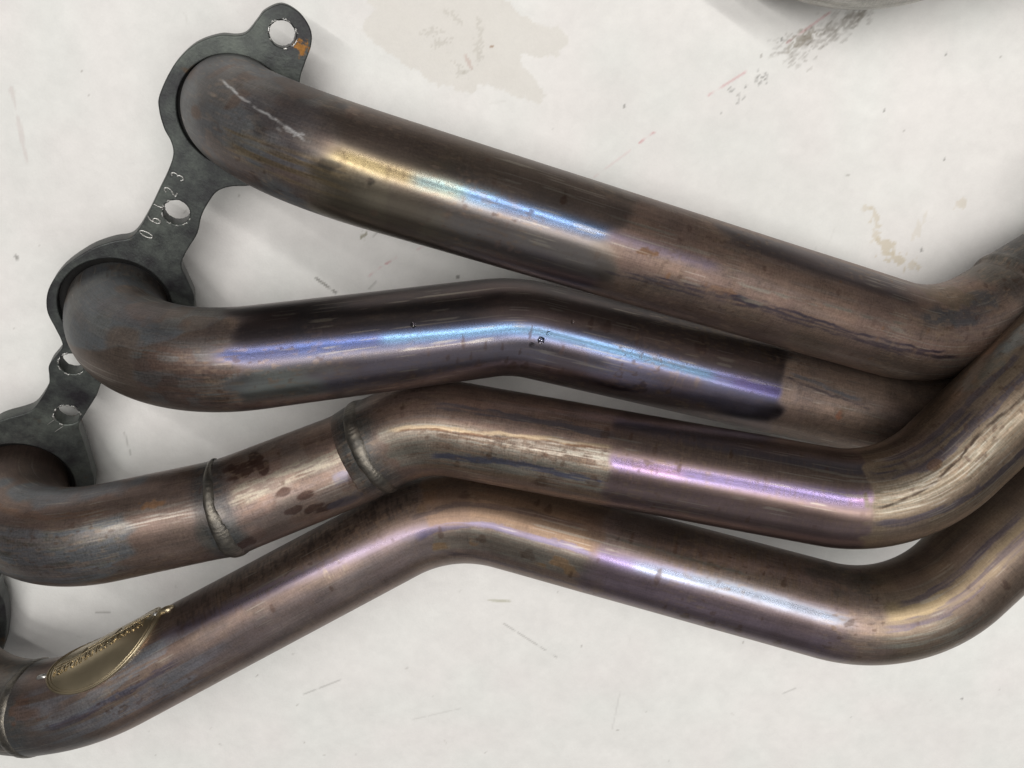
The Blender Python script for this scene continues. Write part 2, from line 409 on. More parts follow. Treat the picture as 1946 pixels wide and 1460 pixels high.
class Tube:
    NV = 240
    def __init__(self, C, R, prof=None, step=0.6, rad=R_TUBE):
        C = [np.array(c, float) for c in C]
        d0 = C[0] - C[1]; C[0] = C[0] + 9 * d0 / np.linalg.norm(d0)      # starts behind the flange face
        self.c, self.t = resample(centerline(C, R), step)
        self.t = self.t - 9.0
        self.T, self.U, self.S = frames(self.c)
        self.rad = rad
        self.va = np.radians(np.concatenate([np.linspace(-180, -84, 20, endpoint=False), np.linspace(-84, 116, 200, endpoint=False), np.linspace(116, 180, 20, endpoint=False)]))
        self.u, self.v = np.meshgrid(self.t, np.degrees(self.va), indexing='ij')
        r = np.full(self.u.shape, rad)
        if prof is not None: r = r + prof(self.u, self.v)
        r = r + 0.12 * (vnoise(self.u / 30, (self.v + 180) / 45, 9, 8) - 0.5)
        cs, sn = np.cos(self.va)[None, :, None], np.sin(self.va)[None, :, None]
        self.P = self.c[:, None] + r[..., None] * (cs * self.U[:, None] + sn * self.S[:, None])
        self.col = np.zeros(self.u.shape + (3,)); self.rough = np.full(self.u.shape, .4)
        self.met = np.full(self.u.shape, .8); self.gr = np.full(self.u.shape, .5); self.hl = np.zeros(self.u.shape)
    def at(self, u, v, h=0.0):
        x = float(np.clip((u - self.t[0]) / (self.t[1] - self.t[0]), 0, len(self.t) - 2)); i = int(x); f = x - i; a = math.radians(v)
        L = lambda A: A[i] * (1 - f) + A[i + 1] * f
        nrm = math.cos(a) * L(self.U) + math.sin(a) * L(self.S); nrm = nrm / np.linalg.norm(nrm)
        return L(self.c) + (self.rad + h) * nrm, nrm, L(self.T)
    # --- surface maps
    def n(self, su, sv, seed):
        """noise with cells su mm long and about sv mm wide"""
        per = max(2, int(round(2 * np.pi * self.rad / sv)))
        return vnoise(self.u / su, (self.v + 180) / 360 * per, seed, per)
    def fill(self, c, rough, met, gr=.5):
        self.col[:] = c; self.rough[:] = rough; self.met[:] = met; self.gr[:] = gr
    def mix(self, m, c=None, rough=None, met=None, gr=None):
        if c is not None: self.col = self.col * (1 - m[..., None]) + np.asarray(c) * m[..., None]
        if rough is not None: self.rough = self.rough * (1 - m) + rough * m
        if met is not None: self.met = self.met * (1 - m) + met * m
        if gr is not None: self.gr = self.gr * (1 - m) + gr * m
    def band(self, u0, u1, soft=4, rag=6, seed=1, su=8, sv=5):
        w = (self.n(su, sv, seed) - .5) * 2 * rag
        x = self.u + w
        return sstep(u0 - soft, u0 + soft, x) * (1 - sstep(u1 - soft, u1 + soft, x))
    def arc(self, v0, v1, soft=8, rag=8, seed=2, su=20, sv=6):
        w = (self.n(su, sv, seed) - .5) * 2 * rag
        x = self.v + w
        return sstep(v0 - soft, v0 + soft, x) * (1 - sstep(v1 - soft, v1 + soft, x))
    def blob(self, u, v, ru, rv, rag=.5, seed=3, ns=4, soft=.25):
        """ru in mm, rv in degrees"""
        dv = (self.v - v + 180) % 360 - 180
        d = np.hypot((self.u - u) / ru, dv / rv) + (self.n(ns, ns, seed) - .5) * 2 * rag
        return 1 - sstep(1 - soft, 1 + soft, d)
    def drip(self, u, v, ru, rv, c, a=.8, seed=1):
        """water stain: small blob with a tail"""
        m = np.maximum(self.blob(u, v, ru, rv, .25, seed, 1.5, .3), self.blob(u + .3, v + rv * .9, ru * .55, rv * 1.1, .25, seed + 1, 1.5, .3))
        self.mix(m * a, c * .8, .38, .85)
    def stroke(self, pts, wmm, seed=1, brk=0.0, bs=6):
        """jittered line along (u, v) points"""
        pts = np.array(pts, float)
        uu = self.t; vv = np.interp(uu, pts[:, 0], pts[:, 1])
        vc = vv[:, None] + (self.n(7, 200, seed) - .5) * 2.4 + (self.n(1.6, 200, seed + 2) - .5) * 1.2
        d = np.abs(self.v - vc) * math.pi / 180 * self.rad + .5 * wmm * (self.n(5, .7, seed + 3) - .4)
        m = (1 - sstep(wmm * .5, wmm * .5 + .6, d)) * sstep(pts[0, 0] - 3, pts[0, 0] + 3, self.u) * (1 - sstep(pts[-1, 0] - 3, pts[-1, 0] + 3, self.u))
        if brk: m = m * sstep(brk - .22, brk + .22, self.n(bs, 1.1, seed + 5) * .6 + self.n(bs * .35, .8, seed + 6) * .4)
        return m
    def build(self, name, parent):
        me, F = grid_mesh(name, self.P * MM)
        rough = .05 + .83 * self.rough - .035 * self.hl
        pol = 1 - sstep(.27, .42, self.rough)
        lum = self.col.mean(-1, keepdims=True)
        sat = (.80 + .14 * self.hl)[..., None]
        self.col = self.col * (1 - .34 * self.hl)[..., None]
        c = (self.col * sat + lum * (1 - sat)) * (.78 - .16 * pol)[..., None]
        color_attr(me, 'tint', np.clip(c, 0.004, 1))
        color_attr(me, 'surf', np.clip(np.stack([rough, self.met, self.gr * (1 - .75 * pol) * (1 - .8 * self.hl)], -1), 0, 1))
        uvm = np.stack([self.u, np.radians(self.v) * self.rad], -1)
        uv_attr(me, F, uvm)
        return link(name, me, M_TUBE, parent)

# ------------------------------------------------------------------ oxide colours (reflectance of the tinted steel)
BROWN = s2l(135, 111, 99)
WARM = s2l(141, 113, 98)
ROSE = s2l(136, 112, 108)
DARKB = s2l(104, 92, 84)
SOOT = s2l(118, 122, 124)
OLIVE = s2l(128, 118, 96)
BLUE = s2l(112, 132, 176)
PURPLE = s2l(130, 112, 150)
INDIGO = s2l(92, 90, 128)
GOLD = s2l(186, 168, 122)
PALE = s2l(160, 155, 142)
STAIN = s2l(92, 64, 50)
RUST = s2l(138, 92, 40)

header = bpy.data.objects.new('exhaust_header', None)
col.objects.link(header)
tag(header, 'large heat tinted steel exhaust header with four tubes lying across the paper', 'exhaust header')

def common(t, seed):
    """mottled oxide shared by all tubes"""
    t.mix(.45 * sstep(.35, .75, t.n(22, 14, seed)), WARM)
    t.mix(.25 * sstep(.45, .8, t.n(30, 9, seed + 1)), ROSE)
    t.mix(.35 * sstep(.5, .85, t.n(14, 8, seed + 2)), DARKB)
    t.mix(.18 * sstep(.55, .85, t.n(40, 2, seed + 3)), SOOT, .40)
    t.mix(.30 * sstep(.5, .8, t.n(3, 2, seed + 4)) * sstep(.35, .7, t.n(25, 18, seed + 5)), DARKB)
    t.mix(.22 * sstep(.55, .8, t.n(1.6, 1.4, seed + 6)), s2l(160, 134, 112))

def highlight_streak(t, pts, half):
    """temper tint painted as the highlight, a soft band following (u, v) points, half width in degrees"""
    p = np.array(pts, float)
    vc = np.interp(t.t, p[:, 0], p[:, 1])[:, None]
    return np.exp(-((t.v - vc) / (half * .72)) ** 2) * sstep(p[0, 0] - 4, p[0, 0] + 4, t.u) * (1 - sstep(p[-1, 0] - 4, p[-1, 0] + 4, t.u))

def spots(t, seed, n, u0, u1, c=STAIN, smin=.5, smax=1.3):
    rng = np.random.RandomState(seed)
    for i in range(n):
        s = rng.uniform(smin, smax)
        t.mix(rng.uniform(.25, .6) * t.blob(rng.uniform(u0, u1), rng.uniform(-60, 90), s, s * 3.2 * rng.uniform(.8, 1.8), .2, seed + i, 1.5, .35), c, .42, .75)

def patina(t, seed):
    """last layer: fine rust specks, faint wipe marks and hairline scratches"""
    reg = .25 + .75 * sstep(.35, .7, t.n(30, 22, seed))
    t.mix(.55 * reg * sstep(.70, .80, t.n(1.5, 1.3, seed + 1) * .6 + t.n(2.6, 2.2, seed + 2) * .4), s2l(92, 66, 50), .46, .75)
    t.mix(.35 * reg * sstep(.66, .80, t.n(2.4, 1.0, seed + 3)), s2l(160, 134, 108))
    t.mix(.16 * sstep(.5, .75, t.n(50, 1.0, seed + 4)), s2l(96, 84, 78))
    t.mix(.45 * sstep(.80, .88, t.n(16, .6, seed + 5)) * sstep(.5, .7, t.n(40, 26, seed + 6)), s2l(190, 180, 164), .3, 1)
    t.mix(.22 * sstep(.55, .7, t.n(18, 15, seed + 7)), s2l(112, 92, 92))

def scuff(t, mask, seed, c=PALE, dens=.5, rough=.24, su=26, sv=1.2):
    """rub marks running along the tube where the oxide is worn to bright steel"""
    s = t.n(su, sv * .6, seed) * .5 + t.n(su * .25, sv * .55, seed + 1) * .5
    t.mix(mask * .75 * sstep(dens - .12, dens + .2, s), np.asarray(c) * .72, rough + .07, .95, .8)

def hairs(t, mask, seed, c, dens=.5):
    """short brush marks round the tube"""
    s = t.n(.8, 4.5, seed) * .6 + t.n(1.0, 1.8, seed + 1) * .4
    t.mix(mask * .7 * sstep(dens - .1, dens + .2, s), c)

M_GAP_SHADE = metal('gap_shade_black', s2l(30, 30, 30), s2l(44, 42, 40), 0.6, 0.4, 60, 0.2)  # black for the added rings that darken the port gaps
BLACKB = s2l(84, 82, 92)
TEAL = s2l(140, 156, 160)
TUBES = {}

# ---- tube 1: from the top port, long and straight
t = Tube([(-120.6, 134.3, 34.6), (-106.2, 123.3, 90.4), (199.9, 30.4, 39.2), (280.0, 75.0, 22.6), (330, 108, 23)], [67.4, 67.2, 60],
         prof=lambda u, v: 1.1 * sstep(397, 398.5, u) + .5 * np.exp(-((u - 400) / 1.6) ** 2) - .5 * np.exp(-((u - 395.5) / 1.2) ** 2))
t.fill(WARM, .44, .8, .55); common(t, 10)
z = t.band(-20, 80, 5, 9, 101, 6, 6)                                   # sooty elbow
t.mix(z, s2l(106, 107, 110), .54, .6, .6)
t.mix(z * .8 * sstep(.45, .62, t.n(11, 9, 102)), s2l(118, 97, 84))
t.mix(z * .6 * sstep(.5, .6, t.n(7, 8, 99)), s2l(116, 118, 118))
t.mix(z * .7 * sstep(.5, .72, t.n(20, 16, 103)), s2l(78, 78, 82))
t.mix(.85 * t.blob(72, 20, 15, 30, .5, 104, 6, .35), s2l(74, 70, 70), .45)
t.mix(.8 * t.blob(31.6, -16, 3.5, 7, .35, 105), s2l(112, 84, 66))
t.mix(.6 * t.blob(62, 60, 12, 16, .6, 106), s2l(98, 78, 66))
t.mix(.5 * t.blob(48, -45, 14, 14, .6, 107), s2l(126, 104, 90))
p = t.band(80, 188, 7, 8, 108, 9, 7)                                  # polished run with temper colours
t.mix(p, s2l(128, 116, 98), .30, .95, .4)
g = sstep(108, 136, t.u + 10 * (t.n(12, 8, 109) - .5)) * p
t.mix(g * .8, s2l(122, 112, 112), .29, .97, .4)
t.mix(p * t.arc(-80, -10, 8, 12, 111) * (1 - g) * .8, s2l(156, 144, 122), .31)  # lower side painted lighter here and on the next line, as the panel's reflection
t.mix(g * t.arc(-70, -14, 8, 12, 110) * .7, s2l(146, 138, 134), .3)
t.mix(g * t.arc(-90, -40, 10, 10, 113) * sstep(135, 185, t.u) * .5, s2l(112, 98, 124), .3)
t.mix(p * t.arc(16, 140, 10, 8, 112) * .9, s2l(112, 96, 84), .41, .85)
m_ = .95 * p * highlight_streak(t, [(80, -1), (113, -2), (124, -1)], 10); t.hl = np.maximum(t.hl, m_); t.mix(m_, s2l(196, 174, 124), .26, 1)  # highlight tints painted along the crown, gold to blue
m_ = .9 * p * highlight_streak(t, [(108, -2), (123, 0), (140, 1)], 9); t.hl = np.maximum(t.hl, m_); t.mix(m_, s2l(160, 196, 200), .25, 1)
m_ = .95 * p * highlight_streak(t, [(128, 0), (150, 1), (184, 2), (200, 2)], 9); t.hl = np.maximum(t.hl, m_); t.mix(m_, s2l(128, 168, 224), .24, 1)
m_ = .5 * highlight_streak(t, [(184, 2), (200, 2), (232, 2)], 8); t.hl = np.maximum(t.hl, m_); t.mix(m_, s2l(138, 126, 160), .32, 1)
sc1 = t.band(84, 108, 2, 2, 115) * t.arc(-14, 8, 3, 4, 116)
hairs(t, sc1 * .6, 117, s2l(96, 76, 56), .58)
t.mix(.8 * t.arc(28, 58, 7, 8, 120, 60) * t.band(238, 335, 10, 12, 121), s2l(100, 92, 98), .3, .95, .3)   # darker glossy strip
t.mix(.45 * t.band(186, 420, 3, 4, 122) * t.arc(-80, -28, 8, 8, 123, 40), s2l(112, 98, 84))
lilac = s2l(74, 68, 88)
t.mix(.75 * t.stroke([(190, -33), (247, -24), (309, -28), (352, -22)], 1.2, 124, .38, 30), lilac, .3, .95)
t.mix(.9 * t.stroke([(206, -27), (247, -19), (309, -22), (346, -17)], .6, 130, .4, 16), lilac, .3, .95)
t.mix(.6 * t.stroke([(190, -36), (260, -28), (330, -31)], .5, 136, .45, 12), lilac, .3, .95)
t.mix(.6 * t.stroke([(243, -8), (300, -2), (330, 2)], .8, 138, .5, 5), PALE, .3, 1)
t.mix(.55 * t.stroke([(247, -21.5), (258, -21)], 1.1, 139, .35, 2), PALE, .3, 1)
for i, (u_, v_, ru, rv, a) in enumerate([(350, 24, 16, 10, .85), (366, 40, 14, 12, .8), (338, 16, 9, 7, .6), (356, 17, 5, 5, .9)]):
    t.mix(a * t.blob(u_, v_, ru, rv, .45, 140 + i, 5, .4), s2l(84, 86, 90), .45, .7)
t.mix(.6 * t.blob(352, 56, 16, 20, .5, 150), s2l(126, 104, 76))
t.mix(t.band(397, 480, 1.5, 3, 151), s2l(84, 82, 79), .5, .65, .9)
t.mix(.7 * t.band(384, 398, 5, 4, 149), s2l(84, 80, 76), .5)  # occlusion shade painted into the colour before the joint
t.mix(.7 * t.band(380, 400, 5, 4, 152) * t.arc(50, 150, 10, 10, 153), s2l(128, 120, 110), .5)
t.mix(.9 * t.stroke([(36, 24), (40, 22), (52, 16), (61.5, 11), (74, 2)], .3, 155, .36, 3), s2l(225, 225, 225), .4, .6)
t.mix(.7 * t.blob(70, 4, 3.2, 2, 1.0, 158, .9), s2l(190, 190, 190), .4, .7)
t.mix(.6 * t.stroke([(36, 8), (44, 6)], .6, 159, .3, 2), s2l(180, 160, 140), .3, 1)
scuff(t, t.band(50, 86, 4, 3, 160) * t.arc(-42, -10, 5, 5, 161), 162, s2l(206, 178, 130), .44, .26, 40, 1.6)
t.mix(.55 * t.blob(83, -14, 2.6, 7, .7, 165, 2), s2l(76, 72, 68)); t.mix(.7 * t.blob(94, -15, 1.1, 3.4, .4, 166, 2), s2l(66, 62, 58))
t.drip(164.4, 22, 1.3, 5, STAIN, .8, 167)
t.mix(.85 * t.blob(203, -4, 4.2, 4, .6, 170, 1.6), RUST, .6, .4)
t.mix(.5 * t.blob(236, -20, 6, 4, .8, 171, 1.6), RUST, .6, .5)
spots(t, 172, 34, 90, 380)
spots(t, 173, 14, 190, 380, RUST, .4, .8)
patina(t, 710)
TUBES[1] = t
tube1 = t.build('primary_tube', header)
tube1['label'] = 'topmost tube, gold and blue tinted then brown'

# ---- tube 2: blue black with a shallow bend
t = Tube([(-186.2, 43.9, 30.6), (-165.9, 26.3, 85.4), (0.4, 40.0, 45.1), (206, -14.0, 23.4), (256, 14, 25), (290, 34, 28)], [64.8, 65.1, 50, 60])
t.fill(s2l(146, 122, 103), .46, .75, .6); common(t, 20)
z = t.band(-20, 92, 4, 5, 201, 5, 5)
t.mix(z, s2l(112, 96, 85), .48, .75, .6)
line_v = np.interp(t.u, [0, 32, 56, 70, 92], [-30, -3, 18, 34, 60]) + 14 * (t.n(9, 7, 202) - .5)
g = z * sstep(-2, 3, t.v - line_v)
t.mix(g, s2l(102, 106, 110), .55, .6, .6)
t.mix(g * .8 * sstep(.5, .66, t.n(14, 12, 203)), s2l(114, 98, 86))
t.mix(g * .6 * sstep(.5, .62, t.n(7, 8, 199)), s2l(118, 120, 118))
t.mix(g * .5 * sstep(.5, .75, t.n(22, 10, 204)), s2l(76, 76, 80))
t.mix(.5 * t.blob(60, 70, 16, 20, .5, 205), s2l(116, 92, 78))
s_ = t.band(62, 92, 3, 4, 206) * t.arc(-42, 34, 6, 8, 207)
scuff(t, s_, 208, s2l(176, 176, 172), .54, .26, 30, 1.2)
t.mix(.55 * s_ * sstep(.5, .62, t.n(9, 4, 211)), s2l(110, 112, 114), .4)
t.mix(.5 * s_ * sstep(.56, .64, t.n(6, 3, 212)), s2l(110, 76, 56))
p = t.band(92, 335, 5, 6, 213, 7, 7)
t.mix(p, s2l(104, 98, 106), .28, 1.0, .35)
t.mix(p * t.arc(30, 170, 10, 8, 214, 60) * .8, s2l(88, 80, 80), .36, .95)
t.mix(p * t.arc(-46, -2, 8, 10, 216, 40) * t.band(92, 128, 8, 8, 217) * .75, s2l(158, 164, 156), .3)
t.mix(p * t.arc(-40, -6, 8, 12, 218, 40) * t.band(120, 285, 16, 14, 219) * .6, s2l(142, 134, 152), .30)  # lower side lightened in the colour, like a reflection of the panel
t.mix(p * t.arc(-34, 0, 8, 10, 220, 40) * t.band(245, 334, 14, 10, 221) * .7, s2l(118, 114, 142), .40, .9)
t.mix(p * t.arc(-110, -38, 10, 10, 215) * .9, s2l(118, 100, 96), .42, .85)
t.mix(p * .35 * sstep(.5, .8, t.n(26, 8, 223)), s2l(120, 98, 92), .32)
t.mix(p * t.arc(20, 60, 8, 10, 224, 50) * t.band(205, 335, 20, 12, 225) * .8, s2l(116, 98, 92), .37, .9)
VH2 = [(88, 18), (145, 16), (208, 9), (240, 9), (290, 6), (336, 4)]
m_ = .95 * p * highlight_streak(t, VH2, 11); t.hl = np.maximum(t.hl, m_); t.mix(m_, s2l(98, 116, 176), .26, 1)
m_ = .85 * p * highlight_streak(t, [(150, 15), (208, 9), (240, 9), (310, 5)], 7); t.hl = np.maximum(t.hl, m_); t.mix(m_, s2l(138, 188, 228), .24, 1)
m_ = .7 * p * highlight_streak(t, [(300, 6), (336, 4)], 10); t.hl = np.maximum(t.hl, m_); t.mix(m_, s2l(156, 136, 206), .26, 1)
for i, (u_, v_, ru, rv) in enumerate([(183, -2, .9, 6), (192.4, -8, .9, 4), (214, 4, .8, 5), (292, 35, 3.2, 9), (257.7, 36, .9, 6), (247.4, 31, 2.5, 6), (189, -30, 2, 4), (176, -16, 1, 3), (180, -22, .8, 3.5), (186, -18, .7, 4), (203, -30, 1.4, 4), (207, -40, 4, 5), (215, -38, 3, 5), (226, -36, 2, 4), (233, -34, 1.4, 4), (270, -32, 3.5, 6), (283, -26, 1.2, 4), (262, 24, .9, 5), (240, 30, 1.2, 6), (160, -34, 2.4, 6), (172, -30, 1, 3), (168, -8, .6, 2), (230, -8, 1, 4), (200, -12, 1, 3.5), (210, -18, .8, 3)]):
    t.drip(u_, v_, ru, rv, s2l(84, 60, 52), .6, 226 + 2 * i)
hairs(t, t.band(240, 248, 1, 1, 280) * t.arc(-20, -8, 3, 3, 281) * .6, 282, s2l(160, 130, 100), .6)
hairs(t, t.band(280, 294, 2, 2, 283) * t.arc(-14, 2, 3, 4, 284) * .6, 285, s2l(170, 142, 112), .6)
hairs(t, t.band(288, 332, 4, 4, 286) * t.arc(44, 80, 5, 5, 287) * .8, 288, s2l(126, 106, 82), .52)
dk = s2l(76, 68, 74)
t.mix(.8 * t.stroke([(334, 24), (352, 18), (378, 12)], .7, 290, .38, 9), dk, .35)
t.mix(.7 * t.stroke([(337, 30), (360, 22), (372, 19)], 1.2, 292, .36, 14), s2l(120, 128, 138), .3)
t.mix(.9 * t.blob(365, -7, 1.7, 5, .3, 294, 2), s2l(128, 76, 44), .6, .3); t.mix(.9 * t.blob(365, -1, 1, 3, .3, 295, 2), s2l(128, 76, 44), .6, .3)
spots(t, 296, 30, 334, 400, s2l(112, 92, 76), .4, 1.0)
patina(t, 720)
TUBES[2] = t
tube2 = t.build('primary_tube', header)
tube2['label'] = 'blue black polished tube with a shallow bend'

# ---- tube 3: pieced from sections with two visible welds
t = Tube([(-250.9, -47.1, 26.2), (-229.4, -58.2, 78.7), (-129.9, -40.6, 65.6), (-75.6, -23.6, 48.0), (-42.6, -5.7, 48.5), (170.6, -36.9, 76.4), (261.5, 55.8, 60.4), (310, 105, 55)], [62.0, 15.0, 15.3, 80.0, 60.6, 60],
         prof=lambda u, v: .9 * np.exp(-((u - 214) / 9.0) ** 2) * sstep(-60, 10, v) + .3 * np.exp(-((u - 143) / 5.0) ** 2))
t.fill(WARM, .42, .8, .55); common(t, 30)
z = t.band(-20, 142, 2, 2, 301)
t.mix(z * .5, s2l(128, 108, 98), .42)
soot = s2l(112, 118, 124)
t.mix(.9 * t.blob(72, 78, 34, 22, .5, 302, 7, .3), soot, .5, .6, .6)
lo = t.band(20, 108, 4, 12, 303, 10, 5) * t.arc(-52, 30, 4, 16, 304, 14, 5) * sstep(-8, 8, t.v + (108 - t.u) * 1.2 - 6 + 26 * (t.n(12, 6, 305) - .5) + 30)
t.mix(lo * .9, soot, .42, .7, .7)
t.mix(lo * .5 * sstep(.5, .7, t.n(30, 2, 306)), s2l(128, 112, 100))
t.mix(.6 * t.stroke([(40, 50), (87, 40), (100, 38)], 2.4, 307, .3, 10), s2l(146, 106, 78))
scuff(t, t.band(40, 110, 6, 6, 308) * t.arc(-40, 25, 6, 6, 309), 310, PALE, .66, .28, 10, 1.2)
scuff(t, t.band(98, 142, 5, 5, 311) * t.arc(8, 30, 4, 5, 312), 313, s2l(200, 190, 176), .5, .25, 30, 1.1)
t.mix(.7 * t.blob(118, 34, 5, 4, .8, 316, 1.6), RUST, .6, .5)
t.mix(.6 * t.blob(134, 74, 7, 14, .5, 317), s2l(124, 88, 58))
for u0, w0, sd in ((143, 7.5, 318), (216, 9.5, 320)):
    m = np.exp(-((t.u - u0 + 5 * (t.n(10, 9, sd) - .5)) / w0) ** 4)
    t.mix(m * .92, s2l(88, 92, 92), .4, .8, .8)
    t.mix(m * .5 * sstep(.5, .7, t.n(6, 6, sd + 1)), s2l(126, 120, 110), .34)
mid = t.band(150, 207, 2, 2, 322)
t.mix(mid * .5 * sstep(.45, .6, t.n(9, 7, 323)), s2l(142, 128, 118), .36)
scuff(t, mid * t.arc(10, 32, 4, 4, 324), 325, s2l(208, 196, 172), .45, .26, 12, 1.2)
scuff(t, mid * t.arc(-20, 10, 6, 6, 326), 327, s2l(150, 128, 120), .5, .3, 12, 1.5)
for i, (u_, v_, ru, rv) in enumerate([(158, 46, 7, 9), (164, 58, 3.5, 12), (153, 56, 4, 5), (166, 40, 3.5, 9), (171, 3, 4.5, 6), (178, -8, 4, 5), (180, -28, 5, 7), (172, -20, 4, 5), (186, -36, 6, 5), (148, -42, 4, 7)]):
    t.mix(.9 * t.blob(u_, v_, ru, rv, .45, 328 + i, 2.6, .16), s2l(80, 54, 44), .4, .75)
t.mix(.7 * t.blob(196, -4, 5, 8, .4, 340), s2l(128, 122, 142), .28)
t.mix(.6 * t.blob(194, -38, 9, 8, .4, 341), s2l(112, 108, 124), .28)
bare = t.band(228, 329, 1.5, 3, 342, 4, 4) * t.arc(-22, 27, 5, 8, 343, 50)
t.mix(bare * .75, s2l(142, 132, 118), .39, .9, .9)
scuff(t, bare, 344, s2l(186, 180, 164), .52, .25, 40, 1.0)
t.mix(bare * .6 * sstep(.52, .7, t.n(18, .8, 347)) * sstep(.35, .65, t.n(24, 9, 348)), s2l(112, 82, 60), .5, .6)
t.mix(bare * .5 * sstep(.56, .7, t.n(2, 1, 349)) * sstep(.45, .6, t.n(18, 8, 350)), s2l(112, 84, 64), .5, .6)
t.mix(.85 * t.stroke([(232, 20), (258, 18), (292, 26), (328, 30)], 1.3, 351, .25, 20), s2l(180, 156, 122), .32, 1)
t.mix(.85 * t.stroke([(234, 17), (262, 15), (300, 24), (328, 28)], .6, 353, .35, 12), s2l(104, 70, 46))
t.mix(.9 * t.stroke([(250, -17), (270, -12), (292, -6), (328, -15)], 2.6, 355, .3, 14), s2l(116, 118, 142), .32, 1)
t.mix(.7 * t.stroke([(250, 44), (300, 46), (330, 44)], 3.2, 357, .3, 30), s2l(96, 96, 108), .3)
t.mix(.6 * t.stroke([(240, -34), (300, -26), (328, -34)], 3, 359, .2, 30), s2l(150, 122, 96), .36)
pp = .95 * t.band(329, 437, 4, 4, 361, 6, 6)
t.mix(pp, s2l(134, 110, 104), .31, .95, .5)
t.mix(pp * t.arc(-70, -2, 8, 10, 362, 60) * .5, s2l(136, 114, 122), .34)
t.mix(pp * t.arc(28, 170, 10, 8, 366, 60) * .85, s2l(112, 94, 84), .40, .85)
t.mix(pp * t.arc(50, 66, 6, 6, 363, 80) * .5, s2l(96, 100, 124), .26)
VH3 = [(326, 13), (360, 15), (400, 18), (440, 22)]
m_ = .95 * pp * highlight_streak(t, VH3, 10); t.hl = np.maximum(t.hl, m_); t.mix(m_, s2l(168, 150, 208), .25, 1)
m_ = .8 * pp * highlight_streak(t, VH3, 8) * sstep(.45, .7, t.n(22, 200, 365)); t.hl = np.maximum(t.hl, m_); t.mix(m_, s2l(204, 158, 198), .25, 1)
hairs(t, pp * .4 * t.arc(-30, 60, 8, 10, 367), 368, s2l(150, 124, 100), .6)
bb = t.band(437, 640, 1.2, 3, 370, 3, 4)
t.mix(bb, s2l(140, 120, 98), .42, .82, .55)
t.mix(bb * .5 * sstep(.45, .7, t.n(60, 2.5, 371)), s2l(112, 96, 82))
w_ = bb * t.arc(8, 36, 4, 6, 372, 40)
t.mix(.4 * w_, s2l(150, 134, 110), .38, .9, .9)
scuff(t, w_, 373, s2l(204, 196, 176), .54, .24, 16, .8)
scuff(t, w_, 396, s2l(150, 140, 120), .5, .26, 12, .7)
t.mix(w_ * .5 * sstep(.55, .72, t.n(14, .8, 376)), s2l(104, 82, 58))
t.mix(.85 * t.stroke([(440, 12), (460, 21), (491, 33), (530, 28)], .7, 377, .3, 8), s2l(60, 44, 34), .5)
for (pts, wd_, sd) in [([(440, 46), (479, 41), (530, 44)], 3.4, 379), ([(440, -6), (462, -9), (488, -15), (530, -20)], 3.4, 381), ([(450, 66), (490, 62), (530, 64)], 2.6, 383), ([(446, 57), (500, 52)], 1.0, 385)]:
    t.mix(.6 * t.stroke(pts, wd_, sd, .3, 40), s2l(100, 94, 116), .32, .95)
t.mix(.85 * t.blob(470.3, 38, 4.5, 7, .35, 387, 3, .15), s2l(104, 74, 48), .5)
t.mix(.6 * t.blob(520, 84, 12, 14, .5, 388), s2l(118, 120, 114), .5); t.mix(.7 * t.blob(536, 80, 9, 10, .5, 389), s2l(130, 136, 136), .5)
for i, (u_, v_, ru, rv) in enumerate([(238, 44, 1, 3), (262, -26, 1.6, 4), (276, -4, 1.3, 3.5), (300, 8, 1.2, 3), (318, 10, 4, 5), (322, -14, 3, 5), (308, 2, 1, 3), (335, 44, .9, 5), (346, 34, 1, 5), (357, 20, 1, 5), (378, 46, .9, 4), (300, -30, 4, 6), (324, 44, 2, 5), (390, -28, 1, 4), (350, -36, 1, 4), (205, 14, 1.5, 5), (200, -14, 2, 6)]):
    t.drip(u_, v_, ru, rv, s2l(104, 74, 56), .6, 390 + 2 * i)
spots(t, 430, 40, 60, 520)
patina(t, 730)
TUBES[3] = t
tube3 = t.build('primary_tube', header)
tube3['label'] = 'brown tube pieced together with two ring welds'

# ---- tube 4: lowest, carries the badge
t = Tube([(-314.9, -138.6, 21.4), (-261.6, -168.5, 78.1), (-31.2, -53.4, 37.7), (178.7, -95.7, 79.6), (278.0, -10.5, 53.4), (330, 34, 45)], [111.3, 73.9, 66.7, 60],
         prof=lambda u, v: .35 * np.exp(-((u - 94) / 6.0) ** 2))
t.fill(s2l(140, 118, 106), .42, .8, .5); common(t, 40)
m = np.exp(-((t.u - 96 + 6 * (t.n(10, 9, 401) - .5)) / 11) ** 4)
t.mix(m * .9, s2l(100, 102, 102), .42, .75, .6)
t.mix(.6 * t.band(-20, 94, 3, 3, 402), s2l(122, 116, 108), .5)
t.mix(.7 * t.blob(108, 30, 9, 14, .7, 403, 3), s2l(140, 100, 76), .45)
lav = t.band(108, 196, 10, 10, 404)
t.mix(lav * .7 * sstep(.48, .66, t.n(34, 2.6, 405)) * t.arc(-30, 50, 10, 10, 406), s2l(128, 132, 142), .42, .7, .7)
t.mix(lav * .6 * t.stroke([(112, 8), (150, 22), (180, 34)], 6, 407, .3, 14), s2l(136, 142, 150), .42)
t.mix(lav * .6 * t.stroke([(116, 2), (150, 6), (180, 8)], 2.4, 408, .3, 14), s2l(84, 78, 104), .4)
t.mix(.6 * t.band(98, 130, 5, 6, 409) * t.arc(-60, 2, 8, 8, 410), s2l(110, 114, 118), .45)
st = t.band(180, 318, 8, 6, 411)
m_ = .8 * st * highlight_streak(t, [(176, 44), (243, 31), (308, 13), (320, 13)], 10); t.hl = np.maximum(t.hl, m_); t.mix(m_, s2l(176, 158, 182), .28, .97)
t.mix(st * t.arc(44, 150, 10, 8, 413) * .55, s2l(98, 80, 68), .42)
